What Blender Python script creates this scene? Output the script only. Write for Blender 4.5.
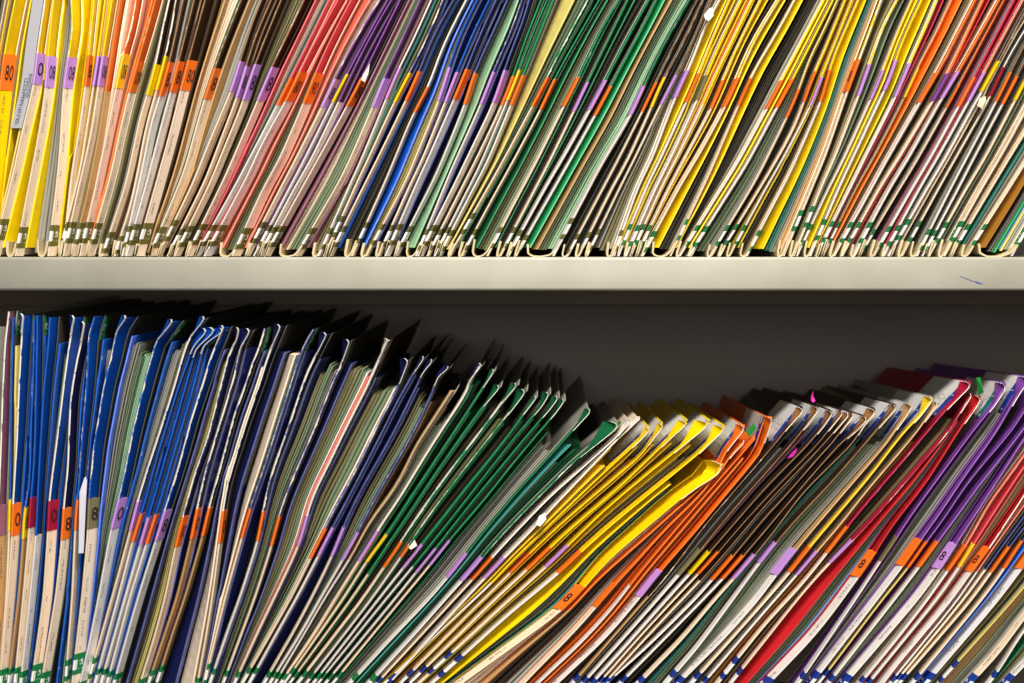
import bpy, math, random
from mathutils import Vector, noise as mnoise
S = bpy.context.scene
for o in list(bpy.data.objects): bpy.data.objects.remove(o)

# ------------------------------------------------------------------ camera, light, exposure
PX = 0.00065            # metres per photograph pixel in the plane of the folder fronts
D = 1.15                # camera to folder fronts
CX, CY, EYE = 545.0, 245.0, 1.30
cam_d = bpy.data.cameras.new('camera'); cam = bpy.data.objects.new('camera', cam_d)
S.collection.objects.link(cam); S.camera = cam
cam.location = (0, -D, EYE); cam.rotation_euler = (math.pi/2, 0, 0)
cam_d.sensor_width = 36.0; cam_d.lens = 36.0*D/(1024*PX)
cam_d.shift_x = (512-CX)/1024; cam_d.shift_y = (CY-341.5)/1024
cam_d.clip_start = 0.05
cam_d.dof.use_dof = True; cam_d.dof.focus_distance = D+0.004; cam_d.dof.aperture_fstop = 7.0

w = bpy.data.worlds.new('room_light'); S.world = w; w.use_nodes = True
w.node_tree.nodes['Background'].inputs[0].default_value = (1.0, 0.95, 0.9, 1)
w.node_tree.nodes['Background'].inputs[1].default_value = 0.06
def area(name, loc, target, sx, sy, power, col):
    d = bpy.data.lights.new(name, 'AREA'); d.shape = 'RECTANGLE'; d.size = sx; d.size_y = sy
    d.energy = power; d.color = col
    o = bpy.data.objects.new(name, d); S.collection.objects.link(o); o.location = loc
    o.rotation_euler = (Vector(target)-Vector(loc)).to_track_quat('-Z', 'Y').to_euler()
area('ceiling_lamp_light', (0.22, -1.3, 2.95), (0.0, 0.0, 1.2), 1.3, 0.35, 94, (1.0, 0.97, 0.92))
area('room_lamp_light', (0.05, -2.0, 1.42), (0.0, 0.0, 1.15), 0.7, 0.5, 14, (1.0, 0.97, 0.92))
S.view_settings.view_transform = 'Standard'; S.view_settings.look = 'None'
S.view_settings.gamma = 1; S.view_settings.use_curve_mapping = False
S.view_settings.exposure = 0.0

# ------------------------------------------------------------------ colours
def lin(c): return tuple(((v/255+0.055)/1.055)**2.4 if v > 10 else v/255/12.92 for v in c)
COL = {  # code: (sRGB, word)
 'y': ((232,198,6),'yellow'), 'o': ((234,112,28),'orange'), 'b': ((56,36,20),'dark brown'),
 'p': ((226,66,80),'pink'), 's': ((228,112,92),'salmon pink'), 'u': ((88,42,98),'plum purple'),
 'n': ((24,30,78),'navy blue'), 'B': ((8,70,158),'royal blue'), 'C': ((24,98,220),'bright blue'),
 'g': ((20,92,54),'dark green'), 'G': ((42,165,98),'bright green'), 'L': ((150,190,150),'pale green'),
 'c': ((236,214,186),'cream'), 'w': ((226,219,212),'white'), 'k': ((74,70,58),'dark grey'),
 'e': ((150,147,134),'grey'), 't': ((190,150,98),'tan'), 'v': ((122,114,78),'olive'),
 'r': ((178,28,34),'red'), 'R': ((158,20,52),'crimson'), 'U': ((122,66,150),'purple'),
 'T': ((60,140,130),'teal'), 'd': ((150,100,30),'kraft brown'), 'l': ((188,138,208),'lilac'),
 'h': ((214,196,110),'pale yellow'), 'a': ((240,198,40),'golden yellow'), 'm': ((150,95,115),'mauve'),
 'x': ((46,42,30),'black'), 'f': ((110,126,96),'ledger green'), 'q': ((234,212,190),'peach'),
 'D': ((150,106,66),'lit brown'), 'z': ((206,188,146),'buff'), 'i': ((120,150,200),'pale blue'),
}
def rgb(k): return lin(COL[k][0])

MATS = {}
def mat(name, build):
    if name in MATS: return MATS[name]
    m = bpy.data.materials.new(name); m.use_nodes = True
    nt = m.node_tree; b = nt.nodes['Principled BSDF']
    b.inputs['Roughness'].default_value = 0.55
    b.inputs['Specular IOR Level'].default_value = 0.3
    build(nt, b); MATS[name] = m; return m
def N(nt, t, **k):
    n = nt.nodes.new(t)
    for a, v in k.items(): setattr(n, a, v)
    return n
def math_(nt, op, a, b=None, c=None):
    n = N(nt, 'ShaderNodeMath', operation=op)
    for i, v in enumerate((a, b, c)):
        if v is None: continue
        if isinstance(v, (int, float)): n.inputs[i].default_value = v
        else: nt.links.new(v, n.inputs[i])
    return n.outputs[0]
def mixc(nt, f, a, b):
    n = N(nt, 'ShaderNodeMix', data_type='RGBA')
    if isinstance(f, (int, float)): n.inputs[0].default_value = f
    else: nt.links.new(f, n.inputs[0])
    for i, v in ((6, a), (7, b)):
        if isinstance(v, tuple): n.inputs[i].default_value = (*v[:3], 1)
        else: nt.links.new(v, n.inputs[i])
    return n.outputs[2]
def uvs(nt):
    t = N(nt, 'ShaderNodeTexCoord'); s = N(nt, 'ShaderNodeSeparateXYZ'); nt.links.new(t.outputs['UV'], s.inputs[0])
    return s.outputs[0], s.outputs[1], t.outputs['UV']
def noise1(nt, v, scale, detail=3.0, seed=0.0):
    n = N(nt, 'ShaderNodeTexNoise', noise_dimensions='2D'); c = N(nt, 'ShaderNodeCombineXYZ')
    nt.links.new(math_(nt, 'MULTIPLY', v, scale), c.inputs[0]); c.inputs[1].default_value = seed
    nt.links.new(c.outputs[0], n.inputs['Vector']); n.inputs['Scale'].default_value = 1.0
    n.inputs['Detail'].default_value = detail; n.inputs['Roughness'].default_value = 0.65
    return n.outputs[0]
def noise2(nt, uv, sx, sy, detail=3.0):
    m = N(nt, 'ShaderNodeMapping'); m.inputs['Scale'].default_value = (sx, sy, 1); nt.links.new(uv, m.inputs[0])
    n = N(nt, 'ShaderNodeTexNoise', noise_dimensions='2D'); nt.links.new(m.outputs[0], n.inputs['Vector'])
    n.inputs['Scale'].default_value = 1.0; n.inputs['Detail'].default_value = detail
    return n.outputs[0]
def vary(nt, col, f, lo=0.86, hi=1.12):
    c = mixc(nt, f, tuple(min(1, x*lo) for x in col), tuple(min(1, x*hi) for x in col)); return c

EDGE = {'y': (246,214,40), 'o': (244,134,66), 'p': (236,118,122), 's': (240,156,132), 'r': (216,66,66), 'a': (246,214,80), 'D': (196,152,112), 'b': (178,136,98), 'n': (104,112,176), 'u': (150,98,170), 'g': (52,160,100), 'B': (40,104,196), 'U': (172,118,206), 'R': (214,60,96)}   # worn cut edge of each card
def m_band(k, wear):
    """coloured card of the upper tab, its front edge rubbed white"""
    def b(nt, p):
        u, v, uv = uvs(nt)
        base = vary(nt, rgb(k), noise2(nt, uv, 1.0, 60))
        n = math_(nt, 'MULTIPLY_ADD', noise1(nt, v, 55, 4), 0.80, math_(nt, 'MULTIPLY', noise1(nt, v, 260, 2, 5.3), 0.30))
        n = math_(nt, 'MULTIPLY_ADD', n, 1.25, -0.137)
        lim = math_(nt, 'MULTIPLY', math_(nt, 'SUBTRACT', n, 0.74-0.75*wear), 0.10+1.25*wear)
        if wear < 0.85: lim = math_(nt, 'MINIMUM', lim, 0.2+0.14*wear)
        m = math_(nt, 'LESS_THAN', u, lim)
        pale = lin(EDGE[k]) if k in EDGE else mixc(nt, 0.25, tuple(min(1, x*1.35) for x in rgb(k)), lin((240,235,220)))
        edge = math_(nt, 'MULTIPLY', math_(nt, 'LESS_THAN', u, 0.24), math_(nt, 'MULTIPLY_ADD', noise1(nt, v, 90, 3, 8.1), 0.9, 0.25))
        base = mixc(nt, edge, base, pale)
        nt.links.new(mixc(nt, m, base, lin((238,230,214))), p.inputs['Base Color'])
        p.inputs['Roughness'].default_value = 0.42
    return mat('card_%s_%d' % (COL[k][1].replace(' ', '_'), round(wear*10)), b)
def m_card(k):
    def b(nt, p):
        u, v, uv = uvs(nt)
        nt.links.new(vary(nt, rgb(k), noise2(nt, uv, 1, 40), 0.9, 1.06), p.inputs['Base Color'])
    return mat('plain_card_' + COL[k][1].replace(' ', '_'), b)
def m_strip(k, text):
    def b(nt, p):
        u, v, uv = uvs(nt)
        c = vary(nt, rgb(k), noise2(nt, uv, 1.5, 45), 0.9, 1.06)
        if text:
            row = math_(nt, 'LESS_THAN', math_(nt, 'ABSOLUTE', math_(nt, 'SUBTRACT', u, 0.58)), 0.07)
            word = math_(nt, 'GREATER_THAN', noise1(nt, v, 70, 0, 2.2), 0.52)
            let = math_(nt, 'GREATER_THAN', noise2(nt, uv, 14, 900, 0), 0.47)
            m = math_(nt, 'MULTIPLY', math_(nt, 'MULTIPLY', row, word), let)
            c = mixc(nt, math_(nt, 'MULTIPLY', m, 0.62), c, lin((70,60,60)))
        nt.links.new(c, p.inputs['Base Color']); p.inputs['Roughness'].default_value = 0.4
    return mat('name_strip_%s_%d' % (COL[k][1].replace(' ', '_'), text), b)
def m_year(k, wide=True):
    c0 = {'o': (104,98,44), 'g': (18,120,62), 'n': (22,52,140)}[k]
    def b(nt, p):
        u, v, uv = uvs(nt)
        mid = math_(nt, 'LESS_THAN', math_(nt, 'ABSOLUTE', math_(nt, 'SUBTRACT', v, 0.47)), 0.24)
        lef = math_(nt, 'LESS_THAN', u, 0.5 if wide else 0.93)
        face = math_(nt, 'MULTIPLY', math_(nt, 'GREATER_THAN', noise2(nt, uv, 9, 7, 1), 0.60), math_(nt, 'LESS_THAN', math_(nt, 'ABSOLUTE', math_(nt, 'SUBTRACT', u, 0.75)), 0.14))
        m = math_(nt, 'MULTIPLY', mid, math_(nt, 'MAXIMUM', lef, math_(nt, 'MULTIPLY', face, 0.8)))
        nt.links.new(mixc(nt, m, lin(c0), lin((240,236,228))), p.inputs['Base Color'])
    return mat('year_label_' + ('' if wide else 'narrow_') + {'o': 'olive', 'g': 'green', 'n': 'blue'}[k], b)
def m_index(k):
    def b(nt, p):
        u, v, uv = uvs(nt)
        nt.links.new(vary(nt, rgb(k), noise2(nt, uv, 2, 3), 0.93, 1.05), p.inputs['Base Color']); p.inputs['Roughness'].default_value = 0.5
    return mat('index_label_' + COL[k][1].replace(' ', '_'), b)
def m_address(k):
    def b(nt, p):
        u, v, uv = uvs(nt)
        lab = lin({'n': (24,58,150), 'g': (20,84,44), 'T': (20,112,112)}[k])
        paper = lin((214,212,206))
        txt = math_(nt, 'MULTIPLY', math_(nt, 'GREATER_THAN', noise2(nt, uv, 40, 14, 1), 0.60), math_(nt, 'LESS_THAN', math_(nt, 'ABSOLUTE', math_(nt, 'SUBTRACT', v, 0.45)), 0.16))
        paper = mixc(nt, math_(nt, 'MULTIPLY', txt, 0.7), paper, lin((70,70,80)))
        band = math_(nt, 'LESS_THAN', u, 0.10)
        spk = math_(nt, 'MULTIPLY', math_(nt, 'GREATER_THAN', noise2(nt, uv, 6, 7, 0), 0.55), math_(nt, 'LESS_THAN', math_(nt, 'ABSOLUTE', math_(nt, 'SUBTRACT', u, 0.05)), 0.025))
        bc = mixc(nt, spk, lab, lin((225,225,230)))
        nt.links.new(mixc(nt, band, paper, bc), p.inputs['Base Color'])
    return mat('address_label_' + {'n': 'blue', 'g': 'green', 'T': 'teal'}[k], b)
def m_plain(name, c, rough=0.5):
    def b(nt, p):
        p.inputs['Base Color'].default_value = (*lin(c), 1); p.inputs['Roughness'].default_value = rough
    return mat(name, b)

# ------------------------------------------------------------------ mesh helpers
def wx(px, d): return (px-CX)*PX*(D+d)/D         # where a point at depth d must stand to be seen at px
def wz(py): return EYE+(CY-py)*PX
class MB:
    def __init__(s): s.v = []; s.f = []; s.uv = []; s.mi = []
    def sweep(s, secs, uv_u, vs, mi=0, close=True, caps=True):
        """secs: list of rings (same length) of 3D points; uv_u per ring point; vs per ring"""
        n = len(secs[0]); b = len(s.v)
        for r in secs: s.v += r
        rng = range(n if close else n-1)
        for i in range(len(secs)-1):
            for j in rng:
                k = (j+1) % n
                s.f.append((b+i*n+j, b+i*n+k, b+(i+1)*n+k, b+(i+1)*n+j)); s.mi.append(mi)
                s.uv.append(((uv_u[j], vs[i]), (uv_u[k], vs[i]), (uv_u[k], vs[i+1]), (uv_u[j], vs[i+1])))
        if caps and close:
            for i, rev in ((0, True), (len(secs)-1, False)):
                idx = [b+i*n+j for j in range(n)]; us = [(uv_u[j], vs[i]) for j in range(n)]
                if rev: idx.reverse(); us.reverse()
                s.f.append(tuple(idx)); s.uv.append(tuple(us)); s.mi.append(mi)
    def build(s, name, mats, parent, smooth=False):
        me = bpy.data.meshes.new(name)
        off = Vector((0, 0, 0)); q = parent
        while q: off = off+q.location; q = q.parent
        me.from_pydata([(x-off.x, y-off.y, z-off.z) for x, y, z in s.v], [], s.f)
        l = me.uv_layers.new(name='UVMap'); i = 0
        for q in s.uv:
            for c in q: l.data[i].uv = c; i += 1
        for m in (mats if isinstance(mats, list) else [mats]): me.materials.append(m)
        for p, m in zip(me.polygons, s.mi): p.material_index = m; p.use_smooth = smooth
        import bmesh
        bm = bmesh.new(); bm.from_mesh(me); bmesh.ops.recalc_face_normals(bm, faces=bm.faces); bm.to_mesh(me); bm.free()
        o = bpy.data.objects.new(name, me); S.collection.objects.link(o)
        if parent: o.parent = parent
        return o
def path(pts, sig=10.0):
    """x as a smooth function of y: piecewise linear through the points, blurred a little, straight beyond the ends"""
    pts = sorted(pts, key=lambda p: p[1]); n = len(pts)
    xs = [p[0] for p in pts]; ys = [p[1] for p in pts]
    sl = [(xs[i+1]-xs[i])/(ys[i+1]-ys[i]) for i in range(n-1)]
    k = next((i for i in range(n) if ys[-1]-ys[n-1-i] >= 40), n-1); s1 = (xs[-1]-xs[n-1-k])/(ys[-1]-ys[n-1-k])
    k = next((i for i in range(n) if ys[i]-ys[0] >= 25), n-1); s0 = (xs[k]-xs[0])/(ys[k]-ys[0])
    def raw(y):
        if y <= ys[0]: return xs[0]+(sl[0] if sig < 9 else s0)*(y-ys[0])
        if y >= ys[-1]: return xs[-1]+s1*(y-ys[-1])
        for i in range(n-1):
            if y <= ys[i+1]: return xs[i]+sl[i]*(y-ys[i])
    y0, y1, st = ys[0]-160, 760, 3.0; m = int((y1-y0)/st)
    R = [raw(y0+i*st) for i in range(m+1)]; 
    def blur(R, sg):
        K = int(3*sg/st)+1; G = [math.exp(-.5*(j*st/sg)**2) for j in range(-K, K+1)]; t = sum(G)
        return [sum(G[j+K]*(R[i+j] if 0 <= i+j <= m else (R[0]+(R[1]-R[0])*(i+j) if i+j < 0 else R[m]+(R[m]-R[m-1])*(i+j-m))) for j in range(-K, K+1))/t for i in range(m+1)]
    B1 = blur(R, sig); B2 = blur(R, 4.0) if ys[0] > 280 else B1
    B = [a+(b-a)*(1/(1+math.exp((y0+i*st-(ys[0]+42))/7))) for i, (a, b) in enumerate(zip(B1, B2))]
    def f(y):
        q = min(max((y-y0)/st, 0), m-1e-6); i = int(q); return B[i]+(B[i+1]-B[i])*(q-i)
    return f
def yrange(a, b, step=11.0):
    n = max(1, int(math.ceil((b-a)/step))); return [a+(b-a)*i/n for i in range(n+1)]

# ------------------------------------------------------------------ the shelving
def thing(name, label, cat, loc=(0, 0, 0), group=None):
    o = bpy.data.objects.new(name, None); S.collection.objects.link(o); o.location = loc
    o.empty_display_size = 0.02; o['label'] = label; o['category'] = cat
    if group: o['group'] = group
    return o
def m_paint(nt, p):
    g = N(nt, 'ShaderNodeTexCoord'); n = N(nt, 'ShaderNodeTexNoise'); nt.links.new(g.outputs['Object'], n.inputs['Vector'])
    n.inputs['Scale'].default_value = 22; n.inputs['Detail'].default_value = 5
    nt.links.new(mixc(nt, n.outputs[0], lin((160,154,138)), lin((192,187,173))), p.inputs['Base Color'])
    p.inputs['Roughness'].default_value = 0.38
def m_back(nt, p):
    g = N(nt, 'ShaderNodeTexCoord'); n = N(nt, 'ShaderNodeTexNoise'); nt.links.new(g.outputs['Object'], n.inputs['Vector'])
    n.inputs['Scale'].default_value = 9; n.inputs['Detail'].default_value = 3
    nt.links.new(mixc(nt, n.outputs[0], lin((90,80,73)), lin((101,92,86))), p.inputs['Base Color'])
    p.inputs['Roughness'].default_value = 0.6
def bevel_box(mb, x0, x1, y0, y1, z0, z1, r):
    prof = []
    for cx_, cz_, a0 in ((y1-r, z1-r, 0), (y0+r, z1-r, 90), (y0+r, z0+r, 180), (y1-r, z0+r, 270)):
        for a in (0, 30, 60, 90): prof.append((cx_+r*math.cos(math.radians(a0+a)), cz_+r*math.sin(math.radians(a0+a))))
    rings = [[(x, y, z) for y, z in prof] for x in (x0, x1)]
    mb.sweep(rings, [i/len(prof) for i in range(len(prof))], [0, 1])
unit = thing('shelving_unit', 'cream painted metal shelving unit filled with two rows of file folders', 'shelf', (0.0, 0.0, wz(723)))
X0, X1 = (-190-CX)*PX, (1300-CX)*PX
TOP_Z, LOW_Z = wz(257.0), wz(701)
mb = MB(); bevel_box(mb, X0, X1, -0.004, 0.315, wz(290.5), TOP_Z, 0.002); mb.build('shelf_board', mat('cream_paint', m_paint), unit, True)
mb = MB(); bevel_box(mb, X0, X1, -0.004, 0.315, wz(735), LOW_Z, 0.0035); mb.build('shelf_board', mat('cream_paint', m_paint), unit, True)
mb = MB(); bevel_box(mb, X0, X1, 0.315, 0.321, wz(735), wz(-160), 0.001); mb.build('back_panel', mat('grey_back_paint', m_back), unit)
mb = MB(); bevel_box(mb, X0, X1, 0.300, 0.3149, wz(322), wz(290.6), 0.002); mb.build('rear_flange', mat('brown_flange', lambda nt, p: p.inputs['Base Color'].__setattr__('default_value', (*lin((104,92,76)), 1))), unit)
for xa in (X0-0.004, X1):
    mb = MB(); bevel_box(mb, xa, xa+0.004, 0.0, 0.32, wz(735), wz(-160), 0.001); mb.build('side_panel', mat('cream_paint', m_paint), unit)
mb = MB()   # pen mark on the front edge of the upper shelf board
for (xa, ya, xb, yb, h) in ((960, 276, 973, 281, 0.35), (973, 281, 983, 284, 0.9)):
    rings = [[(wx(x, -.0045), -0.0042, wz(y-hh)), (wx(x, -.0045), -0.0042, wz(y+hh)), (wx(x, -.0045), -0.0038, wz(y))] for x, y, hh in ((xa, ya, 0.15), ((xa+xb)/2, (ya+yb)/2, h), (xb, yb, 0.2))]
    mb.sweep(rings, [0, .5, 1], [0, .5, 1])
mb.build('pen_mark', m_plain('blue_ink', (70,85,150)), unit)

# ------------------------------------------------------------------ folders
# points (front edge, top to bottom) | width (R: points follow the right edge) | upper colour | strip colour | label colour
# | label top, label bottom, year-label top | year label colour | wear | what fills the gap on the left | extras
TOP = """
8,0 -2,54 -5,90 -12,170 -17,225|3|y|y|-|54 90 225|o|.3|x2 v2 w1 m2|
14,0 3,54 -1,90 -9,170 -14,225|13|y|y|o|54 90 225|o|.2|v3 y2|#80
44,0 41,20 36,53 33,85 22,128 13,170 8,190 1,218|9|y|c|l|53 84 219|o|.6|y4* h9*|#0
53,0 50,20 47,53 45,85 39,128 31,170 25,200 20,227|11>9|y|c|l|56 87 227|o|.25|y4|#08
70,0 72,20 71,40 67,56 63,84 61,110 59,150 57,170 55,190 51,222|12>9|y|c|l|57 88 225|o|.5|y3 e4|#08
93,0 90,30 88,50 84,87 79,125 71,170 69,187 65,225|6|y|c|o|55 86 225|o|.4|y3 y3|#8
104,0 100,30 97,56 92,87 79,170 66,222|4|y|c|l|56 86 222|o|.3|y2 v2|
111,0 106,30 102,54 97,86 91,128 82,170 78,185 70,222|7|y|c|l|56 86 222|o|.25|y1|#08
119,0 112,40 108,70 104,92 99,128 91,170 87,190 79,223|8|o|t|-|60 91 223|o|.05|v2|
135,0 132,20 128,38 122,53 115,88 107,128 98,170 95,185 86,223|8|o|q|a|54 88 222|o|.6|c3 o1|#08
154,0 145,34 137,60 128,92 117,139 111,170 108,181 96,223|9>8|o|c|o|62 92 223|o|.35|o4* |#08
168,0 159,41 155,63 147,92 139,116 128,170 123,190 109,232|7|b|c|y|64 95 232|o|.7|v2* e4|
175,0 172,19 166,50 156,88 145,126 137,170 128,212 119,236|5|b|c|y|56 90 236|o|.6|b2 v1|
182,0 169,60 159,96 150,122 141,170 128,226|6|b|w|o|62 96 226|o|.2|e1|#8
193,0 178,60 169,93 158,134 149,170 134,224|7|b|w|o|61 92 224|o|.3|e1|#8
204,0 188,58 180,88 172,122 159,170 144,223|11|b|q|o|60 90 223|o|.3|b2|#80
240,0 225,37 214,67 204,97 193,135 184,170 182,175 160,227|8|b|c|o|68 99 227|o|.4|b1 t4* c5 g1|#8
261,0 255,11 239,61 230,91 213,130 197,170 196,175 174,220|6|b|c|l|61 91 220|o|.3|t2 e2|
270,0 255,34 245,66 236,97 208,170 207,175 180,229|5|b|c|l|66 97 229|o|.3|b1|#8
280,0 263,41 247,83 243,100 214,170 213,175 188,226|7|b|c|l|64 100 226|o|.3|b1|#8
303,0 286,36 271,66 257,100 227,170 225,175 201,224|8|b|q|l|67 100 224|o|.4|b1 v4 v3|#8
328,0 306,45 289,79 276,105 257,142 242,170 240,175 212,225|6|p|w|o|78 105 225|o|.1|p4* q4 e3 T1|
337,0 318,34 299,71 285,101 256,152 250,170 247,175 220,225|9>8|p|w|o|72 101 225|o|.2|p1|#80
350,0 331,36 315,71 303,102 274,170 268,175 244,228|9|p|q|o|73 103 228|o|.25|s4* v3 f2|#90
379,0 360,30 333,80 321,107 289,170 286,175 262,222|6|u|c|l|79 107 222|o|.4|s5* q3|#8
387,0 383,5 347,72 332,101 298,170 295,175 269,225|4|u|w|y|74 102 225|o|.1|u1|
391,0 383,11 357,60 338,101 305,170 300,175 273,227|6|u|w|-|74 102 227|o|.1|u1|
399,0 383,32 367,65 357,85 346,106 311,170 308,175 280,226|7|u|q|o|78 106 226|o|.2|u1|#8
419,0 396,50 384,75 372,106 344,170 342,175 311,228|7|u|c|l|78 107 228|o|.1|m3* c3 f4|
430,0 409,47 398,67 385,99 356,170 353,175 331,225|4|u|w|l|68 99 228|o|.8|m2 v2|
442,0 425,41 408,74 393,102 362,170 359,175 342,214|4|n|c|y|73 102 216|o|.5|T2 v2|
452,0 434,31 418,71 405,100 371,170 368,175 343,226|5|n|c|o|71 100 226|o|.2|n2|
465,0 449,31 440,50 433,70 428,87 413,111 389,170 384,182 366,222|4|n|c|o|87 112 222|o|.95|B1 k3 x1|
476,0 459,34 448,66 438,100 409,170 408,175 382,224|4|B|c|l|67 100 224|o|.25|C5* h3|
488,0 470,37 456,71 444,102 417,170 413,175 391,225|4|B|c|l|72 102 225|o|.15|n1|
495,0 480,32 465,70 453,99 422,170 419,175 398,224|6|n|w|o|69 99 224|o|.15|n1|
506,0 491,34 473,72 464,104 437,170 435,175 409,226|5|n|w|o|73 104 226|o|.3|n2 k1|
521,0 511,30 494,67 480,104 450,170 448,175 426,229|4|n|w|l|72 104 229|o|.4|L6*>c k1|
528,0 521,25 512,45 503,71 493,102 460,170 458,175 433,225|6|n|w|l|70 102 225|o|.3|n2|
540,0 524,40 512,76 501,105 470,170 467,175 440,229|4|g|c|o|76 105 229|o|.15|k1|
546,0 532,32 518,71 506,101 477,170 474,175 448,227|3.5|g|w|a|70 100 227|o|.15|k1|
552,0 539,32 522,75 510,104 483,170 479,175 451,230|4.5|g|w|o|75 105 230|o|.15|g1|
587,0 573,26 558,54 547,76 532,105 512,142 497,170 494,175 473,212|4|g|c|o|77 106 213|o|.5|b1 h6* f3 g1|
598,0 578,35 554,77 540,109 512,161 508,170 504,175 475,229|4|g|c|o|79 109 229|o|.1|g1 x1|
615,0 597,30 576,76 561,105 529,170 526,175 512,201 499,227|4.5|g|c|o|77 106 227|o|.3|g3* v2 f1|
625,0 606,39 585,82 572,110 543,170 540,175 513,227|3.5|g|c|l|82 111 227|o|.15|g2 k2 b1|
645,0 622,41 603,79 587,109 553,170 549,175 519,230|4.5|g|w|l|80 109 230|o|.15|g2 k3|
653,0 640,27 610,82 593,114 562,170 559,175 525,235|4|g|w|o|86 115 235|o|.15|x1|
685,0 666,32 645,74 628,114 594,170 592,175 570,217|5|g|w|l|86 114 218|o|.3|G5* t4* f4 L3|curl
695,0 676,36 655,80 641,110 611,170 608,175 577,234|3|b|c|o|82 111 234|o|.4|k3 k1|
700,0 684,35 674,56 661,77 649,107 621,170 616,175 588,232|3.5|b|c|a|77 107 232|o|.4|x1 k1|
707,0 694,34 674,75 659,104 627,170 624,175 598,229|3|b|c|l|75 104 229|o|.2|k1 x1|
716,0 702,22 688,62 671,97 644,170 638,175 619,230|5|w|w|l|70 97 230|o|.9|e2 v2 e1|
727,0 711,36 697,72 684,102 653,170 649,175 629,224|3.5|y|w|o|73 102 224|g|.1|y3|
738,0 720,36 705,70 694,100 662,170 658,175 634,230|4.5|y|w|v|75 100 225|g|.1|y2 v1|
749,0 732,36 715,70 700,105 668,170 664,175 642,224|4|y|c|-|75 105 224|g|.1|y2 o1|
758,0 735,46 723,74 709,109 676,170 673,175 649,225|3.5|y|c|o|80 108 225|g|.35|y1 k2|
775,0 767,12 749,42 735,76 722,106 695,155 686,170 682,175 652,231|5|y|c|o|78 106 231|g|.5|y2 k2|
792,0 780,24 768,44 752,70 736,106 709,170 707,175 686,219|3|y|c|o|78 105 219|g|.7|y4* k3 e1|
821,0 779,80 765,107 731,170 727,175 696,225|4|y|w|o|80 108 225|g|.1|y5* x1 k6 e3|
829,0 810,37 789,79 774,106 740,170 736,175 704,226|5|y|w|o|79 107 226|g|.1|y3*|
835,0 820,34 805,62 799,85 785,117 759,170 757,175 727,225|3|h|c|o|89 117 225|g|.2|x1 f3 e2|
843,0 822,52 813,71 802,101 792,129 769,170 766,175 736,224|3|y|c|o|71 101 224|g|.2|k2|
850,0 820,76 809,106 775,170 771,175 744,225|3|y|w|l|77 106 225|g|.15|k2 y1|
856,0 830,59 819,101 789,170 787,175 768,210 758,230|3.5|y|w|o|70 101 230|g|.25|y1 k2|
876,0 867,25 855,57 841,95 827,137 815,170 812,175 798,210|6|y|c|o|59 91 210|g|.6|x1 y4*> T2 e2 t2|#8
894,0 880,25 870,55 856,95 827,170 823,175 811,206|4|y|c|l|64 95 206|g|.5|k2 v1|
910,0 895,34 882,69 869,99 837,170 833,175 810,224|3|y|w|l|70 99 224|g|.2|f2 k2|
918,0 896,47 886,82 881,90 844,170 841,175 822,220|4.5|y|w|l|60 90 219|g|.1|y3*|
934,0 921,32 907,62 893,97 856,170 854,175 831,221|4|y|w|l|63 96 221|g|.4|y3 f1|
950,0 932,39 916,67 903,98 866,170 861,175 838,222|2.5|o|t|a|68 97 222|g|.2|R1 x1|
971,0 950,41 936,69 916,102 896,137 877,170 875,175 849,222|5|o|w|o|72 102 222|g|.4|o4* v2 e1|
980,0 946,72 930,101 889,170 884,175 858,222|4|o|c|U|73 101 222|g|.1|k1|
995,0 955,71 938,98 898,170 893,175 868,222|5|o|w|l|71 98 222|g|.1|r1 k1|
1002,0 957,85 945,107 910,170 906,175 874,229|2.5|o|c|o|85 107 229|g|.1|k2 e1|
1011,0 972,76 956,106 921,170 917,175 888,226|4|R|w|o|77 106 226|g|.2|k2 m1|
1020,0 982,71 966,101 928,170 924,175 897,225|4|s|w|l|72 101 225|g|.1|R1|
1028,0 1023,6 995,61 978,91 935,170 931,175 906,219|5|b|w|y|61 91 219|g|.3|k1|
1042,0 1023,29 1001,66 994,85 988,97 947,170 944,175 919,221|3|b|c|R|67 96 221|g|.8|c1 x1|
1047,0 1023,42 1008,72 994,101 958,170 955,175 928,229|3.5|b|w|o|72 101 229|g|.1|k2 e1|
1055,0 1023,57 1015,76 1000,104 965,170 963,175 934,230|3.5|b|w|o|76 104 230|g|.1|x1|
1066,0 1022,81 1012,101 976,170 971,175 945,222|4|b|c|y|78 100 222|g|.1|k1|
1078,0 1033,85 1023,105 987,170 983,175 956,224|5>7|o|c|-|78 100 221|g|.1|f1 k1|
1095,0 1050,85 1023,129 998,170 995,175 966,224|5|o|c|-|78 100 224|g|.1|k2|
1115,0 1070,85 1018,170 1015,175 983,225|4|o|c|-|78 100 224|g|.1|k1 T1 e2|
1150,0 1100,85 1052,170 1038,200 1022,227 1012,245|7|o|w|-|78 100 226|g|.1|d5* x1 e2 G1 i1 h1 e2|
"""
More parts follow.
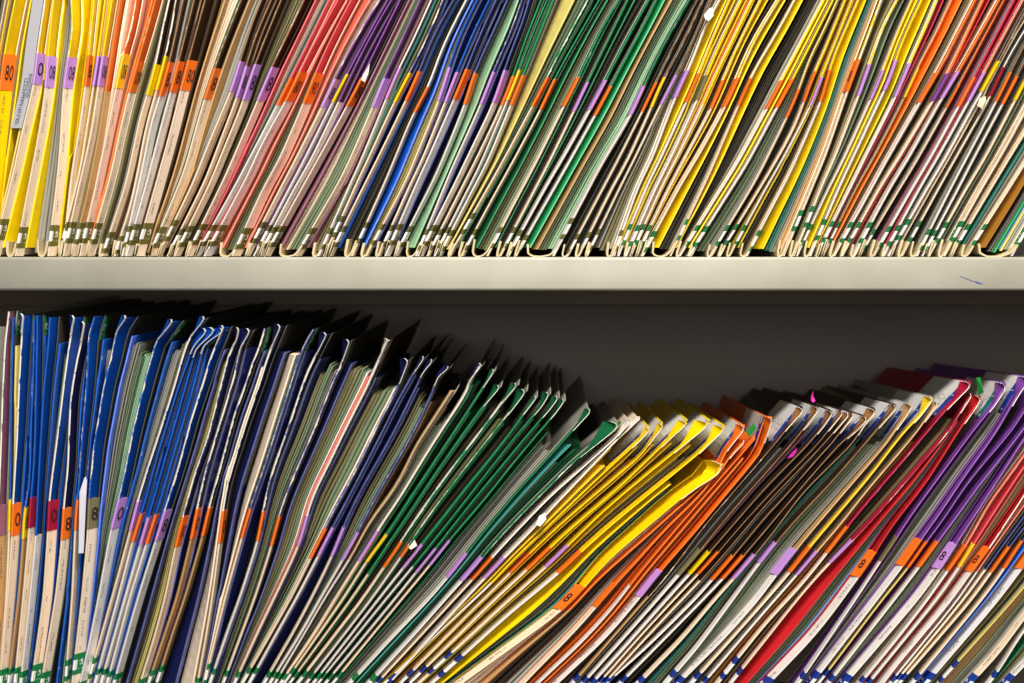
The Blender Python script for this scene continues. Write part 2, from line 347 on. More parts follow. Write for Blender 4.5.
LOW = """
8,312 4,345 2,385 -1,470 -3,520 -4,598 -6,670|10|m|t|m|506 536 668|g|.7|e1|
12,318 10,400 9.5,470 8.5,500 8,531 7,555 5,598 0,660|4|B|c|y|500 531 668|g|.15|h3|
22,316 20,350 18,385 16,440 14,470 12,505 11,537 6.5,598 0,670|12>9|B|c|o|504 536 670|g|.7|h7+|#0 lobe4
33,320 32,385 30,420 29,470 27,500 23,509 22,540 17.5,598 9,668|5|B|t|y|508 539 669|g|.3|B1|#0
36,316 36,340 35,385 34,440 32.5,470 30,497 28,530 22,598 15,668|8|B|c|R|498 528 668|g|.2|B1|
49,318 47,350 43,385 38,470 35,536 33,555 29,598 20.6,673|11>8|B|w|-|500 536 672|g|.1|B1|
73,318 70,335 67,355 64,375 62,392 58,425 54,455 52,470 48,502 47,531 42.5,598 33,666|12>10|B|c|R|501 531 665|g|.7|B3* e4 f3|#0 lobe4
83,324 80,345 76,360 73,380 71,385 68.5,420 67,470 62.5,508 61,540 55,598 42,674|10|n|c|o|509 540 673|g|.7|B1 x1|#8 lobe4
94,317 88,335 87,360 86,385 81,440 79,470 78,490 75.5,501 74,530 71,598 66,660|12>6|B|c|o|500 530 660|g|.4|B4* h2 L1|
125,318 116,330 113,345 109,365 103,385 98,420 93,444 91,470 88,498 87,530 81,598 74,658|13>11|B|c|v|499 529 654|g|.5|B3* e5|#8 sheet2 lobe4
171,322 155,342 152,354 146,374 143.6,385 136,415 129,446 125,470 118,500 110,529 97.5,598 85,660 80,678|12>9|B|w|l|499 529 682|g|.5|C4* e7 f5 L5|#0 lobe4
203,319 187,341 180,362 174,385 158,435 148,465 137,500 129,532 111,598 94,658|5|B|c|l|502 531 658|g|.7|B4* e7 v2| lobe4
206,331 193,345 178,385 152,470 145,500 140,514 131,543 117,598 97.5,670|5|B|w|o|514 542 669|g|.1|B1|lobe8
215,330 195,348 185,385 161,470 148,515 138.5,547 124,598 104,669|5|B|w|l|518 546 669|g|.1|B1|lobe11
224,331 203,343 193,385 168,470 155,514 145,545 128,600 109,672|5|B|w|o|515 544 671|g|.1|B1|lobe8
222,328 216,343 209,360 202,385 190,420 184,445 177,470 171,490 164,510 155,541 137,598 115,676|10>8|B|w|l|511 541 674|g|.6|B1|#8 lobe4
237,330 236,341 228,354 224,370 220,385 214,410 208,435 198,464 193,474 188,495 182,517 174,548 164,598 153,639 140.5,679|10>7|n|c|o|517 547 679|g|.6|n4* v4 h2|#00 lobe4
249,331 240,346 238,354 234,375 231,385 222,414 215,437 205,470 196,509 190,540 176,598 152,670|6|n|t|o|509 539 670|g|.6|n1|#0 lobe7
264,329 257,352 250,367 245.5,385 234,412 227,441 220,466 213,491 208,507 202,535 184,598 172,632 161,667|5|n|t|o|508 536 666|g|.6|n2|
279,327 268,354 263.5,367 258.5,385 245,422 237,450 230.5,470 225,489 222,510 218,543 211,598 203,648 197,679|8>5|n|c|o|511 543 678|g|.7|n6* c6*|#0 lobe6
313,330 305,342 298,359 290,385 263,470 249,509 241,537 224,598 208,664|4|n|c|o|510 538 664|g|.4|n5* v1 c5* T1|
325,335 316,354 308,369 301.6,385 292,415 281,447 271.6,470 262,511 257,541 239,598 227,630 214,669|7>4|n|w|o|512 541 669|g|.6|n2 k1|lobe6 #8
348,342 343,357 340,367 331,385 316,424 302,457 296,470 286,494 278,516 271,545 254,598 227,671|4|n|c|o|517 546 671|g|.5|n3 v2 f2 e2|lobe6
386,341 378,360 371,375 367,385 346,426 335,449 325,470 311,497 306,515 298.5,545 273.5,598 256,634 239,672|6>4|b|c|l|516 546 672|g|.9|n3* v4 f2 w1 s1|lobe4
407,361 398,386 389,405 383,414 366,449 356,470 342,496 333,511 326,526 311,555 290,598 256,658|4|n|c|o|529 558 668|g|.4|n2 v3 f3 q1|lobe8
422,359 414,371 396,402 383,429 362,470 346,501 332,527 318,555 296,598 275,635 257,668|4|n|w|l|528 556 668|g|.1|x1|lobe3
431,362 423,370 418,382 408,402 397,425 384,449 372,470 358,494 343,526 332,555 311,598 293,632 270,672|3.5|n|c|l|528 556 672|g|.1|n1|lobe3
449,369 438,372 436,380 430,396 417,425 408,442 394,465 383,484 368,511 358,531 345,555 320,598 297,639 276,672|3.5|n|w|l|533 560 672|g|.3|n2 v2 f2|lobe4
450,392 429,425 414,447 397,485 383,504 368,522 352,555 324,598 303,635 281,672|6>3|t|w|-|533 560 673|g|.1|b1|
480,366 471,376 464,395 454,411 444,425 425,455 415,471 398,500 391,510 383,520 377,531 362,555 335,598 311,638 286,674|4>5|n|c|l|531 561 674|g|.9|b1 f2 e2|lobe4
492,372 486,382 459,424 428,471 402,510 386,536 368,558 343.5,598 293,670|3|g|c|a|535 562 668|g|.1|g2 x1|lobe3
498,388 490,397 469,425 438,469 411,510 384,550 352,598 297,673|3|g|c|-|550 575 672|g|.1|g1|lobe5
515,386 500,404 485,425 465,451 445,477 421.5,510 406.5,532 401,542 384,566 363,598 306,672|3.5|g|c|o|542 567 671|g|.5|g1 b1|lobe5
524,392 511,410 499,425 476,454 458,477 433,510 421,526 409,545 401,556 384,581 372,598 314,673|3|g|w|o|546 557 673|g|.4|g1 v1|lobe8
534,399 528,407 512,430 490,459 464,490 449,510 421,545 403,568 379,598 320,674|3|g|w|l|545 568 673|g|.1|g1 b1|lobe3
547,395 542,405 512,440 484,476 458,510 414,565 389,595 326,673|3|g|w|-|549 567 673|g|.05|g1 b1|lobe6
556,399 549,409 523,440 466,509 435,549 416,572 398,595 333,674|3|g|w|l|549 573 674|g|.05|g1 x1|lobe5
562,402 554,414 532,440 511,465 484,500 456,532 448,541 430,565 405,595 341,673|3|g|c|l|541 565 672|g|.1|g1 b1|lobe4
587,412 578,422 562,440 548,456 512,495 500,510 471,545 465,554 446,578 432,595 384,645 357,675|3|g|w|l|554 578 675|g|.2|g4 x1 e5 e3|lobe5
616,425 598,440 571,461 541,492 526,506 513,520 493,541 480,557 460,581 444,598 419,627 384,665|4|g|w|l|558 581 676|g|.5|T2* f1 g2|lobe14
626,422 616,436 588,461 572,476 548,496 524,522 511,535 490,558 471,580 454,598 384,674|3|w|c|o|558 580 678|n|.2|x1 k1|lobe2
636,420 612,442 587,469 547,511 530,530 500,560 484,577 464,598 391,679|3.5|w|w|l|558 578 680|n|.3|k1|
645,431 638,440 592,482 548,525 511,560 505,566 488,586 474,598 391,676|3|y|w|-|560 583 674|n|.05|y1 a4* v1|lobe4 A
660,427 650,440 639.5,456 558,525 528,554 511,571 488,595 483,598 413,670|2.5|y|c|o|554 573 671|n|.05|y2 d2|lobe5 A
684,424 676,430 651,455 639.5,466 616,489 573,525 548,548 526,570 498,595 425,667|3|y|c|o|548 570 667|n|.1|y1 x1|lobe8 A
706,424 669,455 639.5,479 608,505 587,525 573,539 566,546 544,568 510,598 449,654|3|y|c|l|546 567 653|n|.4|y2 k2|lobe12 A
720,429 694,455 640,499 608,525 578,552 556,574 511,610 459,657|4|y|w|o|552 573 656|n|.05|y2 v2|lobe9 A
722,464 720,474 702,484 680,500 651,525 627,545 609,559 597,575 584,589 577,598 563,612 511,649 464,683|R20>9|y|c|o|587 610 690|n|.3|y8*> f3 e2 T1|lobe16 #8
744,443 732,455 722,472 700,490 646,539 593,585 573,610 512,661 480,690|R4|o|t|-|587 610 690|n|.1|x1 c2|lobe3
745,428 728,450 709,489 665,531 652,546 640,560 621,580 616,585 597,608 574,634 540,668|R5|o|c|o|585 607 690|n|.4|o1 k4 e2|lobe8 A
755,440 681,525 640,574 631,586 613,610 582,644 543,680|R3|o|w|-|570 586 690|n|.05|k2 o1|
772,420 761,455 727,495 690,540 681,550 662,571 640,600 607,639 560,683|R8|o|w|l|571 597 695|n|.05|o3* d2|lobe8 A
803,411 793,422 775,445 732,495 706,525 666,579 639,609 582,675|R3|b|t|-|571 597 676|n|.5|x1 b1|lobe6 A
818,410 808,425 792,445 768,472 730,515 702,550 682,574 661,598 640,622 590,678|R4|b|w|v|550 575 678|n|.3|k2 e1|lobe6 A
832,414 825,425 809,445 767,487 742,516 711,552 691,575 670,598 640,632 598,679|R4|b|w|y|552 574 679|n|.1|m1 k1|lobe6 A
842,414 818,445 768,497 738,530 720,552 700,574 677,598 640,638 606,677|R3|b|c|o|552 574 677|n|.1|x1|lobe4 A
848,416 824,445 768,503 740,537 701,582 685,598 640,646 611,678|R3|b|c|-|552 581 678|n|.1|x1|lobe4
853,416 832,445 820,457 788,495 767,516 735,556 714,580 699,598 640,656 617,675|R4|b|w|o|556 580 676|n|.3|k2 e2|lobe4 A
866,420 860,428 840,445 805,485 768,529 745,556 725,579 707,598 640,666 629,677|R4|b|w|o|556 579 677|n|.1|x1|lobe5 A
876,412 866,422 853,445 805,491 790,511 777,530 757,554 736,579 718,598 681,643 646,678|R4|b|c|l|555 579 678|n|.2|k1|lobe8 A
896,408 865,445 827,489 805,511 788,530 778,542 759,566 736,598 695,654 677,673|R4>5|b|w|l|543 563 672|n|.1|k2 T1 f2|lobe6 A
912,407 887,445 843,496 814,530 795,553 777,576 762,598 720,645 686,678|R5>8|t|w|l|550 575 678|n|.1|v1 f3 e2|lobe8 A
932,400 921,416 903,435 895,445 872,476 847,505 826,530 811,547 793,571 768,600 702,674|R4|a|c|o|547 572 673|n|.1|k1|lobe8 A
937,405 916,435 895,460 868,491 838,530 818,552 799,575 767,611 710,678|R4|t|w|l|552 575 678|n|.05|k1|lobe4
971,385 946,411 926,435 895,472 874,496 850,525 829,553 802,587 767,624 729,672|R4|R|c|o|527 553 658|n|.4|k1 d1|lobe9 A
971,396 963,409 948,435 933,451 901,489 868,526 854,541 830,564 800,598 768,639 744,669|R3|R|c|l|541 563 669|n|.5|k2 v1|lobe4
981,399 958,434 926,485 898,520 893,525 878,551 860,577 845,598 818,634 775,679|R4>9|r|w|o|552 577 679|n|.1|r8* f4 i1|lobe9 #8
1006,386 996,404 971,435 933,487 910,518 896,541 882,561 858,598 807,673|R3.5|U|w|v|537 561 673|n|.05|k3|lobe10 AT
1030,380 1023,387 996,435 966,476 937,520 921,541 905,566 895,578 880,598 822,673|R4.5>8|U|w|o|540 566 673|n|.05|u2 f2 e2|lobe10 A
1040,389 1010,435 983,465 962,492 945,520 927,542 910,568 885,598 832,668|R3|U|h|o|542 568 670|n|.1|x1|lobe8
1048,393 1021,435 976,491 956,520 939,542 922,566 896,600 835,678|R3.5>5|U|w|o|542 567 676|n|.1|k2|lobe8
1062,388 1023,442 1000,479 973,520 957,544 941,570 921,598 896,627 853,677|R5>9|U|w|l|544 569 676|n|.05|f2 e2|lobe8 #8
1060,408 1023,459 1007,482 992,501 981,520 968,546 950,570 931,598 896,643 867,678|R5|s|w|o|546 571 678|n|.4|k2|lobe8
1066,412 1023,470 991,519 975,544 960,569 940,598 896,652 874,679|R4|p|w|a|544 567 679|n|.2|b1 r1|lobe8
1070,420 1023,500 1011,517 996,540 990,550 972,572 955,598 896,668 880,690|R4.5>8|r|w|o|548 572 690|n|.7|s1 v1|lobe8 #8
1075,436 1015,520 986,560 961,598 900,673|R3|s|w|-|548 572 676|n|.2|r1|
1078,445 1023,520 1003,547 987,570 967,598 905,673|R4|n|c|-|546 570 674|n|.05|b1|lobe8
1085,448 1023,531 1010,547 993,572 975,598 910,673|R4|n|c|o|547 572 674|n|.1|x1|lobe8
1090,452 1022,542 1006,569 985,598 923,673|R4|n|c|o|541 568 674|n|.1|k1|lobe8
1112,448 1070,506 1023,569 1002,598 937,674|R11|n|w|o|541 569 674|n|.1|C5*|lobe8
1130,450 1075,525 1017,598 957,665|R3|t|h|-|541 569 662|n|.1|v2 k1|
1150,455 1090,540 1023,622 996,660 976,679|R8|t|c|-|541 569 676|n|.1|B1 t4 f1 e3|
1165,460 1100,545 1023,633 1000,672|R4|g|w|-|541 569 672|n|.1|k1|
1195,465 1130,550 1085,605 1017,675|R7|t|w|-|541 569 676|n|.1|g3 v3|
"""
def KK(s): return 1+(math.sqrt(1+min(s*s, 1.3))-1)*0.3
def seclist(P, W, rt, ya, yb, e_px, dt, bulge=0.0, step=9.0, lift=0.0, lobe=0, ytop=0, dy0=0.0):
    """rings of the tab: a thin card whose front edge faces the room and whose face runs back obliquely"""
    ys = yrange(ya, yb, step); rings = []
    for y in ys:
        s = (P(y+1)-P(y-1))/2; k = 1+(math.sqrt(1+min(s*s, 1.3))-1)*0.3; wd = W(y)*k
        e = min(e_px*k, wd*0.62); x = P(y)
        z = wz(y); L = lift
        if rt: xr = x; xl = x-wd
        else: xl = x; xr = x+wd
        if rt:
            a = [(xl, dt), (xr-e, 0.0012), (xr-e*.75, 0.0003), (xr-e*.4, 0), (xr-e*.08, .0005), (xr, 0.0016), (xr+0.2, dt)]
        else:
            a = [(xl-0.2, dt), (xl, 0.0016), (xl+e*.08, .0005), (xl+e*.4, 0), (xl+e*.75, 0.0003), (xl+e, 0.0012), (xr, dt)]
        ring = []
        for i, (px, d) in enumerate(a):
            d2 = d+dy0-L if d < dt else d+dy0+0.0004
            X = wx(px, d+dy0)
            if L: X += (L if i > 3 else -L)*0.8
            ring.append((X, d2, z))
        rings.append(ring)
    u = [1, .97, .7, .5, .3, .1, 0] if rt else [0, .1, .3, .5, .7, .97, 1]
    # u runs from the bright front edge (0) across the face (1)
    u = [1.0, .40, .26, .16, .06, 0.0, 0.3] if rt else [0.3, 0.0, .06, .16, .26, .40, 1.0]
    return ys, rings, u

FONT_CACHE = {}
def text_mesh(t):
    if t in FONT_CACHE: return FONT_CACHE[t]
    c = bpy.data.curves.new('numerals', 'FONT'); c.body = t; c.size = 1; c.resolution_u = 3
    o = bpy.data.objects.new('numerals', c); S.collection.objects.link(o)
    bpy.context.view_layer.update()
    me = bpy.data.meshes.new_from_object(o.evaluated_get(bpy.context.evaluated_depsgraph_get()))
    bpy.data.objects.remove(o); bpy.data.curves.remove(c)
    vs = [v.co.copy() for v in me.vertices]; fs = [tuple(p.vertices) for p in me.polygons]
    x0 = min(v.x for v in vs); x1 = max(v.x for v in vs); y0 = min(v.y for v in vs); y1 = max(v.y for v in vs)
    FONT_CACHE[t] = ([((v.x-x0)/(x1-x0), (v.y-y0)/(y1-y0)) for v in vs], fs); bpy.data.meshes.remove(me)
    return FONT_CACHE[t]

INK = m_plain('printing_ink', (48,34,38))
CARDEDGE = m_card('c')
ROWS = {'top': dict(y0=-118.0, base=257.6), 'low': dict(y0=None, base=700.0)}
ALL = []
def parse(line):
    p = line.split('|')
    pts = [tuple(float(q) for q in a.split(',')) for a in p[0].split()]
    R = p[1].startswith('R'); ws = [float(q) for q in p[1].lstrip('R').split('>')]
    yl, ym, yg = [float(q) for q in p[5].split()]
    return dict(pts=pts, R=R, ws=ws, up=p[2], low=p[3], lab=p[4], yl=yl, ym=ym, yg=yg, yr=p[6], wear=float(p[7]), fill=p[8].split(), ex=p[9].split())

def make(rowname, idx, f, prev):
    rng = random.Random(idx*7+(1000 if rowname == 'low' else 0)); row = ROWS[rowname]
    P = path(f['pts'], 13.0 if rowname == 'top' else 12.0); top = row['y0'] if rowname == 'top' else f['pts'][0][1]; base = row['base']
    ws = f['ws']; ya = max(top, f['pts'][0][1]); 
    def W(y): 
        if len(ws) == 1: return ws[0]
        t = min(1, max(0, (y-ya)/(f['yg']-ya))); return ws[0]+(ws[1]-ws[0])*min(1, t*1.6)
    rt = f['R'] or (P(f['ym']) > CX if rowname == 'top' else P(top) > CX+20)
    if rt and not f['R']:
        P0 = P
        P = lambda y: P0(y)+W(y)*KK((P0(y+1)-P0(y-1))/2)
    f['P'], f['W'], f['rt'], f['top'] = P, W, rt, top
    def right(y):
        return P(y) if rt else P(y)+W(y)*KK((P(y+1)-P(y-1))/2)
    def left(y):
        return P(y)-W(y)*KK((P(y+1)-P(y-1))/2) if rt else P(y)
    f['right'], f['left'] = right, left
    root = thing('file_folder', '', 'folder', (wx(P(base), 0.0), 0.0, wz(base)), 'file folders on the upper shelf' if rowname == 'top' else 'file folders on the lower shelf')
    ALL.append((rowname, idx, f, root))
    dt = 0.0075 if not rt else 0.009; e = 2.3; dy0 = rng.uniform(-0.0008, 0.0008)
    if W(f['ym']) < 4: e = 2.1
    voff = rng.uniform(0, 9)
    lobe = next((float(x[4:]) for x in f['ex'] if x.startswith('lobe')), 0)
    def strip(name, ya, yb, m, unit=False, lift=0.0, parent=root):
        dtt = (0.024 if rt else 0.015) if name == 'colour_band' else (0.013 if rt and name in ('name_strip', 'year_label') else dt)
        ys, rings, u = seclist(P, W, rt, ya, yb, e, dtt, lift=lift, dy0=dy0)
        vs = [1-(y-ya)/(yb-ya) for y in ys] if unit else [-y*PX+voff for y in ys]
        mb = MB(); mb.sweep(rings, u, vs); return mb.build(name, m, parent)
    yl, ym, yg = f['yl'], f['ym'], f['yg']
    wide = W((ym+yg)/2) >= 6
    if f['lab'] == '-': yl = ym
    # upper colour band, with its rounded / flared top corner
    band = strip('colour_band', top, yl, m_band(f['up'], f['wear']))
    # index label wrapped round the edge
    if f['lab'] != '-':
        lab = strip('index_label', yl, ym, m_index(f['lab']), True, 0.0003)
        dg = next((x[1:] for x in f['ex'] if x[0] == '#'), None)
        if dg:
            vs2, fs = text_mesh(dg); mb = MB(); ring = []
            h = (ym-yl)*(0.34 if rt else 0.42); yc = yl+(ym-yl)*0.50
            for (a, b) in vs2:
                y = yc+h/2-b*h; 
                s = (P(y+1)-P(y-1))/2; k = 1+(math.sqrt(1+min(s*s, 1.3))-1)*0.3; wd = W(y)*k; ee = min(e*k, wd*.62)
                if rt: t0 = 0.2+0.6*a; px = (P(y)-wd)+t0*(wd-ee); d = dt+(0.0012-dt)*t0
                else: t0 = 0.14+0.76*a; px = P(y)+ee+t0*(wd-ee); d = 0.0012+(dt-0.0012)*t0
                mb.v.append((wx(px, d+dy0)+(-0.0005 if rt else 0.0005), d+dy0-0.0007, wz(y)))
            for q in fs: mb.f.append(q); mb.uv.append([(0, 0)]*len(q)); mb.mi.append(0)
            mb.build('numerals', INK, lab)
    strip('name_strip', ym, yg, m_strip(f['low'], 1 if wide else 0))
    yy = min(yg+21, base-4)
    if yy > yg+3: strip('year_label', yg, yy, m_year(f['yr'], wide), True, 0.0002)
    # back cover: the rest of the tabbed leaf, running to the back of the shelf, and the folded bottom edge
    xb = lambda y, d: wx(right(y) if not rt else left(y), dt)+(0 if rt else -0.0008)
    bodycol = f['up'] if (rt and f['up'] in 'oybrRUp' and rowname == 'low') else ('c' if f['up'] in 'yopsw' else 'e')
    if not rt and f['up'] in 'nBbu': bodycol = {'b': 'b', 'u': 'k', 'n': 'k', 'B': 'k'}[f['up']]
    up5 = 2 if (rt and rowname == 'low' and 'A' in [x[0] for x in f['ex']]) else 0
    ys = yrange(top-1-up5, base-3, 14); sag = -0.010 if (rt and rowname == 'low' and P(top) > 600) else 0.002
    mb = MB(); rings = []
    for y in ys:
        x = xb(y, dt); rings.append([(x, dt, wz(y)), (x+0.0007, dt, wz(y)), (x+0.0007, 0.285, wz(y)+sag), (x, 0.285, wz(y)+sag)])
    mb.sweep(rings, [0, .1, .9, 1], [-y*PX+voff for y in ys]); mb.build('back_cover', m_card(bodycol), root)
    if lobe:   # flared, curled top corner of the tab
        hgt = 11+lobe*1.5; mb = MB(); rings = []; ysl = yrange(top-2.5, top+hgt, 3)
        for y in ysl:
            t = 1-(y-(top-2.5))/(hgt+2.5); s = (P(y+1)-P(y-1))/2; k = math.sqrt(1+min(1, s*s))
            wd = (lobe*k)*(t**1.3)+1.2; xr = (P(y) if rt else P(y)+e*k*0.6)+0.8*t
            if t > 0.7: xr -= (1-math.sqrt(max(0, 1-((t-0.7)/0.31)**2)))*wd*0.62
            xl = min(xr-1.0, (P(y) if rt else P(y)+e*k*0.6)-wd); z = wz(y); d1 = 0.004+0.006*t
            rings.append([(wx(xl, d1), d1-0.001, z), (wx(xr-1.1, 0), -0.0016, z), (wx(xr-.4, 0), -0.0022, z), (wx(xr, 0), -0.0012, z), (wx(xr+.1, 0), 0.0006, z), (wx(xl, d1), d1, z)])
        mb.sweep(rings, [1.0, .3, .1, 0, 0, 1.0], [-y*PX+voff for y in ysl])
        mb.build('tab_corner', m_band('D' if f['up'] == 'b' and rt else f['up'], max(0.75, f['wear'])), root)  # dark brown corners get a lighter tan, their lit tone put into the colour
    A = next((x for x in f['ex'] if x[0] == 'A' and len(x) < 3), None)
    if A and rowname == 'low':   # address label along the top of the cover, just behind the tab
        mb = MB(); rings = []; ysl = yrange(top-2, top+33, 6)
        for y in ysl:
            x = xb(y, dt); rings.append([(x-0.0002, dt+.001, wz(y)), (x-0.0005, dt+.001, wz(y)), (x-0.0005, dt+.10, wz(y)-.0036), (x-.0002, dt+.10, wz(y)-.0036)])
        mb.sweep(rings, [0, 0, 1, 1], [1-(y-top+2)/35 for y in ysl])
        mb.build('address_label', m_address('T' if A == 'AT' else 'n'), root)
    if rowname == 'low' and not rt and idx % 2 == 0 and P(top) < 330:   # green year label on the right face of the cover
        mb = MB(); rings = []; ysl = yrange(top+1, top+24, 8)
        for y in ysl:
            x = xb(y, dt)+.0007; rings.append([(x+.0002, dt+.001, wz(y)), (x+.0005, dt+.001, wz(y)), (x+.0005, dt+.014, wz(y)), (x+.0002, dt+.014, wz(y))])
        mb.sweep(rings, [.9, .9, .5, .5], [1-(y-top-1)/23 for y in ysl]); mb.build('year_label', m_year('g'), root)
    # gap contents: front cover first, then the papers
    gl = (lambda y: prev['right'](y)) if prev else (lambda y: left(y)-9)
    items = []
    for it in f['fill']:
        star = '*' in it; plus = '+' in it; it2 = it.replace('*', '').replace('+', '')
        c2 = None
        if '>' in it2: it2, c2 = it2.split('>'); c2 = c2 or None
        items.append((it2[0], float(it2[1:] or 1), star, plus, c2))
    tot = sum(i[1] for i in items); acc = 0.0
    ptop = max(top, prev['top'] if prev else top)
    cover_u = None; paper = MB(); pm = []; lastx = None
    for n, (c, wt, star, plus, c2) in enumerate(items):
        a, b = acc/tot, (acc+wt)/tot; acc += wt
        first = n == 0
        d0 = 0.0022 if (star or plus) else (0.007 if first else rng.uniform(0.007, 0.013))
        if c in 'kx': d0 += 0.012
        if rowname == 'top': yt = top+rng.uniform(4, 18)
        elif first: yt = ptop+rng.uniform(13, 22) if f['up'] != 't' else ptop+8
        else: yt = ptop+rng.uniform(20, 38)
        yb = base-rng.uniform(4, 9) if not first else base-10
        if rowname == 'low' and plus: yt = ptop+26
        subs = 1 if (first or star or plus) else max(1, int(round(wt*0.8)))
        for sI in range(subs):
            a2 = a+(b-a)*sI/subs; b2 = a+(b-a)*(sI+1)/subs
            dd = d0+(rng.uniform(0, .005) if subs > 1 else 0)
            ys = yrange(yt+rng.uniform(0, 5), yb, 13); rings = []
            wob = rng.uniform(0, 100)
            for y in ys:
                g0 = gl(y); g1 = left(y); gw = max(0.4, g1-g0)
                if g1 < g0: g0 = g1-0.4
                j = 0.0 if first else 0.10*math.sin(y*0.03+wob)*(1 if subs > 1 else 0.3)
                xa = g0+gw*max(0, min(1, a2+j*(b2-a2))); xbb = g0+gw*max(0, min(1, b2-0.12*(b2-a2)+j*(b2-a2)))
                if xbb-xa < 0.3: xbb = xa+0.3
                z = wz(y); XA, XB = wx(xa, dd), wx(xbb, dd)
                ed = min(1.2, (xbb-xa)*.45)
                if (star or first) and (xbb-xa) > 3.0:
                    # a bent leaf: bright edge and an oblique face
                    if rt or star: r = [(XA, dd+.012, z), (wx(xbb-1.6, dd), dd, z), (XB, dd, z), (XB+.0002, dd+.012, z), (XB+.0002, .27, z), (XA, .27, z)]
                    else: r = [(XA, dd, z), (wx(xa+1.6, dd), dd, z), (XB, dd+.012, z), (XB, .27, z), (XA, .27, z), (XA, dd+.012, z)]
                else:
                    r = [(XA, dd+.0006, z), (XA+(XB-XA)*.3, dd, z), (XA+(XB-XA)*.7, dd, z), (XB, dd+.0006, z), (XB, .27, z), (XA, .27, z)]
                rings.append(r)
            vs = [-y*PX+voff+sI for y in ys]
            uu = ([.8, .35, .05, .3, .9, .9] if (rt or star) else [.05, .35, .8, .9, .9, .3]) if (star or first) else [.3, .1, .1, .3, .9, .9]
            if first:
                mb = MB(); mb.sweep(rings, uu, vs)
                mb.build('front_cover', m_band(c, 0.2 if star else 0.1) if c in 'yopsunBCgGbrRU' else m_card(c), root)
            else:
                m = m_card(c)
                if m not in pm: pm.append(m)
                paper.sweep(rings, uu, vs, pm.index(m))
    if pm: paper.build('papers', pm, root)
    # bottom fold: one card bent under the papers from the front cover to the tab
    if rowname == 'top':
        xl0 = gl(base-14)+0.8; xr0 = left(base-14) if not rt else right(base-14)-2
        if '*' not in f['fill'][0]: xl0 = max(xl0, xr0-rng.uniform(8, 12))
        if idx == 0: xl0 = xr0-8
        xl0 = min(xl0, xr0-3.0); lean = (P(base-30)-P(base))/30.0
        dep = rng.uniform(0.0, 0.002); by = base-0.5
        prof = []; nseg = 9; hh = rng.uniform(9, 15)
        wdt = xr0-xl0
        for q in range(nseg+1):
            t = q/nseg
            x = xl0+wdt*t; drop = (1-abs(2*t-1)**3.6)
            y = base-hh+(hh-.7)*drop+rng.uniform(-.35, .35); y = min(y, by)
            x -= lean*0.62*(y-(base-hh))*1.0
            prof.append((x, y))
        prof[0] = (xl0+lean*3, base-hh-4); prof[-1] = (xr0+lean*1.5, base-hh-2)
        thk = 1.35
        outer, inner = [], []; tl, tr = rng.uniform(1.5, 2.8), rng.uniform(1.2, 2.4)
        for q, (x, y) in enumerate(prof):
            x0, y0 = prof[max(0, q-1)]; x1, y1 = prof[min(nseg, q+1)]
            L = math.hypot(x1-x0, y1-y0) or 1; nx, ny = (y1-y0)/L, -(x1-x0)/L
            thk = 1.25+(tl-1.25)*max(0, 1-q/4)+(tr-1.25)*max(0, (q-5)/4)
            inner.append((x+nx*thk, min(y+ny*thk, by-0.5))); outer.append((x, y))
        mb = MB(); dz = -0.001+dep
        ringA = []
        ds = [dz, dz+.004, .28]
        n = nseg+1
        V = [[(wx(x, dz), d, wz(y)) for (x, y) in outer]+[(wx(x, dz), d, wz(y)) for (x, y) in inner[::-1]] for d in ds]
        mb.sweep(V, [i/(2*n) for i in range(2*n)], [0, .02, .3], caps=False)
        b0 = 0
        for q in range(nseg):
            mb.f.append((b0+q, b0+q+1, b0+2*n-2-q, b0+2*n-1-q)); mb.uv.append([(0, 0)]*4); mb.mi.append(0)
        mb.build('bottom_fold', m_card('z'), root)
        # tab foot below the year label
    if yy < base-2: strip('tab_foot', yy, base-1.5, m_card('c' if f['low'] != 'w' else 'w'))
    return root

for rn, tab in (('top', TOP), ('low', LOW)):
    prev = None
    for i, line in enumerate(tab.strip().split('\n')):
        f = parse(line); make(rn, i, f, prev); prev = f

# grey sticker with handwriting on the pale sheet beside the second yellow folder
f2, r2 = next((f, r) for a, b, f, r in ALL if a == 'top' and b == 2)
mb = MB(); rings = []; tb = MB()
sx = lambda y: f2['left'](y)-11.5
for y in yrange(-20, 128, 8):
    z = wz(y); rings.append([(wx(sx(y), .0015), .0015, z), (wx(f2['left'](y)-.6, .0004), .0004, z), (wx(f2['left'](y)-.6, .0006), .0008, z), (wx(sx(y), .002), .002, z)])
mb.sweep(rings, [0, 1, 1, 0], [0]*len(rings)); st = mb.build('sticker', m_plain('sticker_grey', (168,166,170)), r2); st['label'] = 'grey sticker with handwriting'
for word, y0, y1, b0, b1 in (('NOTE', 74, 97, .62, .95), ('COMPLETE', 78, 123, .28, .58)):
    vs2, fs = text_mesh(word); n0 = len(tb.v)
    for (a, b) in vs2:
        y = y0+(y1-y0)*a; t = b1-(b1-b0)*(1-b); px = sx(y)+(f2['left'](y)-.6-sx(y))*t
        tb.v.append((wx(px, 0), -0.0004, wz(y)))
    for q in fs: tb.f.append(tuple(n0+k for k in q)); tb.uv.append([(0, 0)]*len(q)); tb.mi.append(0)
tb.build('handwriting', m_plain('blue_black_ink', (60,70,100)), st)

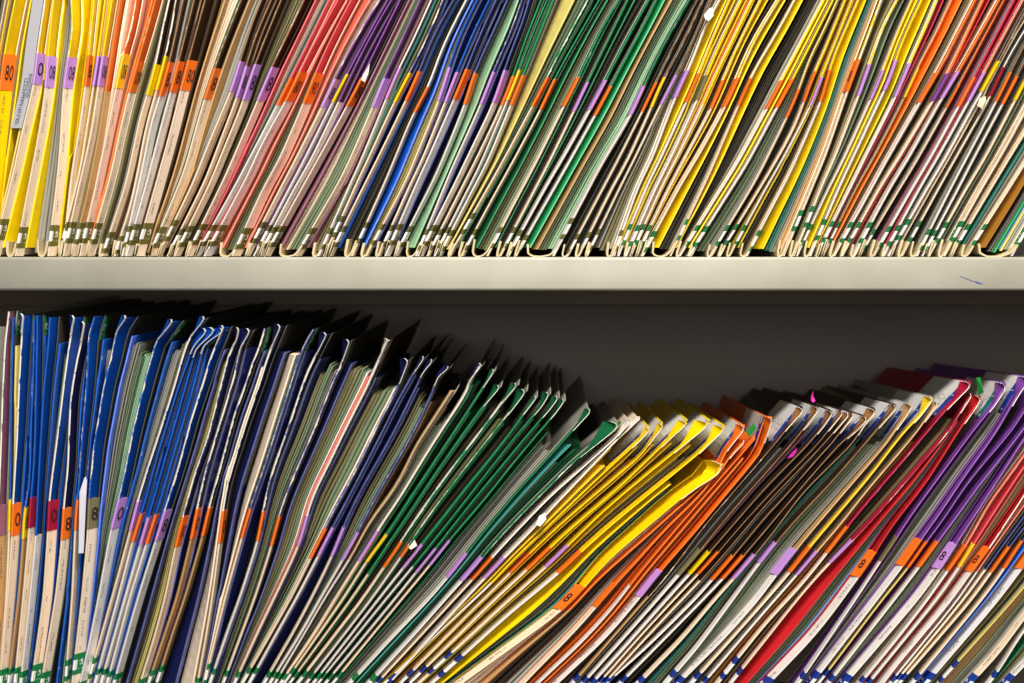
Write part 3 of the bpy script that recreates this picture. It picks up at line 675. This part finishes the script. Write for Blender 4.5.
# a pink and a green sticky flag, and loose papers that stick out
def part_of(rn, i): return next(r for a, b, f, r in ALL if a == rn and b == i)
def flag(rn, i, pts, col, name, d=0.02):
    mb = MB(); r = [(wx(x, d), d+0.004*math.sin(k), wz(y)) for k, (x, y) in enumerate(pts)]; n = len(r)
    mb.v = r+[(x+.0002, y+.0004, z) for x, y, z in r]
    mb.f = [tuple(range(n)), tuple(range(2*n-1, n-1, -1))]+[(k, (k+1) % n, n+(k+1) % n, n+k) for k in range(n)]
    mb.uv = [[(0, 0)]*len(q) for q in mb.f]; mb.mi = [0]*len(mb.f)
    o = mb.build(name, m_plain(name+'_'+col[0], col[1], .5), part_of(rn, i)); o['label'] = col[0]+' '+name.replace('_', ' '); return o
flag('low', 57, [(811,403),(812,399),(814,394),(813,399),(814.5,403),(812,405)], ('bright pink', (245,60,165)), 'sticky_flag')
flag('low', 58, [(787,459),(793,453),(798,449),(796,453),(792,457)], ('magenta', (190,40,150)), 'sticky_flag', 0.003)
flag('low', 67, [(976,380),(982,380),(981,387),(984,395),(977,398),(979,388)], ('green', (24,120,44)), 'sticky_flag')
flag('low', 52, [(746,434),(754,425),(757,430),(749,439)], ('green', (24,120,50)), 'sticky_flag', 0.010)
flag('top', 50, [(704,15),(710,8),(713,7),(713.5,16),(708,22),(704.5,20)], ('white', (214,210,200)), 'torn_tab', -0.002)
flag('top', 27, [(361,80),(364,72),(369,63),(368,74),(365,83)], ('white', (225,215,205)), 'torn_tab', -0.003)
flag('top', 76, [(977,106),(981,98),(987,96),(986,101),(981,110),(979,108)], ('cream', (206,190,155)), 'torn_tab', -0.002)
flag('low', 33, [(408.5,547),(414,540),(416.5,546),(411,549)], ('white', (222,218,210)), 'torn_tab', -0.003)
flag('low', 42, [(535.5,524),(539,516),(545,513),(546,519),(540,525)], ('white', (232,230,228)), 'torn_tab', -0.003)
flag('low', 8, [(79.5,492),(83,478),(85.5,477),(85.5,500),(84.5,552),(80,552)], ('pale grey', (190,186,196)), 'paper_slip', -0.001)
# ------------------------------------------------------------------ labels: which folder is which
ORD = ['first','second','third','fourth','fifth','sixth','seventh','eighth','ninth','tenth','eleventh','twelfth','thirteenth','fourteenth','fifteenth']
from collections import Counter, defaultdict
groups = defaultdict(list)
for rn, i, f, r in ALL: groups[(rn, f['up'], f['lab'])].append((i, f, r))
for (rn, up, lab), L in groups.items():
    for n, (i, f, r) in enumerate(L):
        base = '%s folder with %s' % (COL[up][1], ('%s label' % COL[lab][1]) if lab != '-' else 'no label')
        sh = 'upper shelf' if rn == 'top' else 'lower shelf'
        if len(L) == 1: t = '%s, the only such file folder on the %s' % (base, sh)
        else: t = '%s, %s such from the left, %s' % (base, ORD[n], sh)
        r['label'] = t
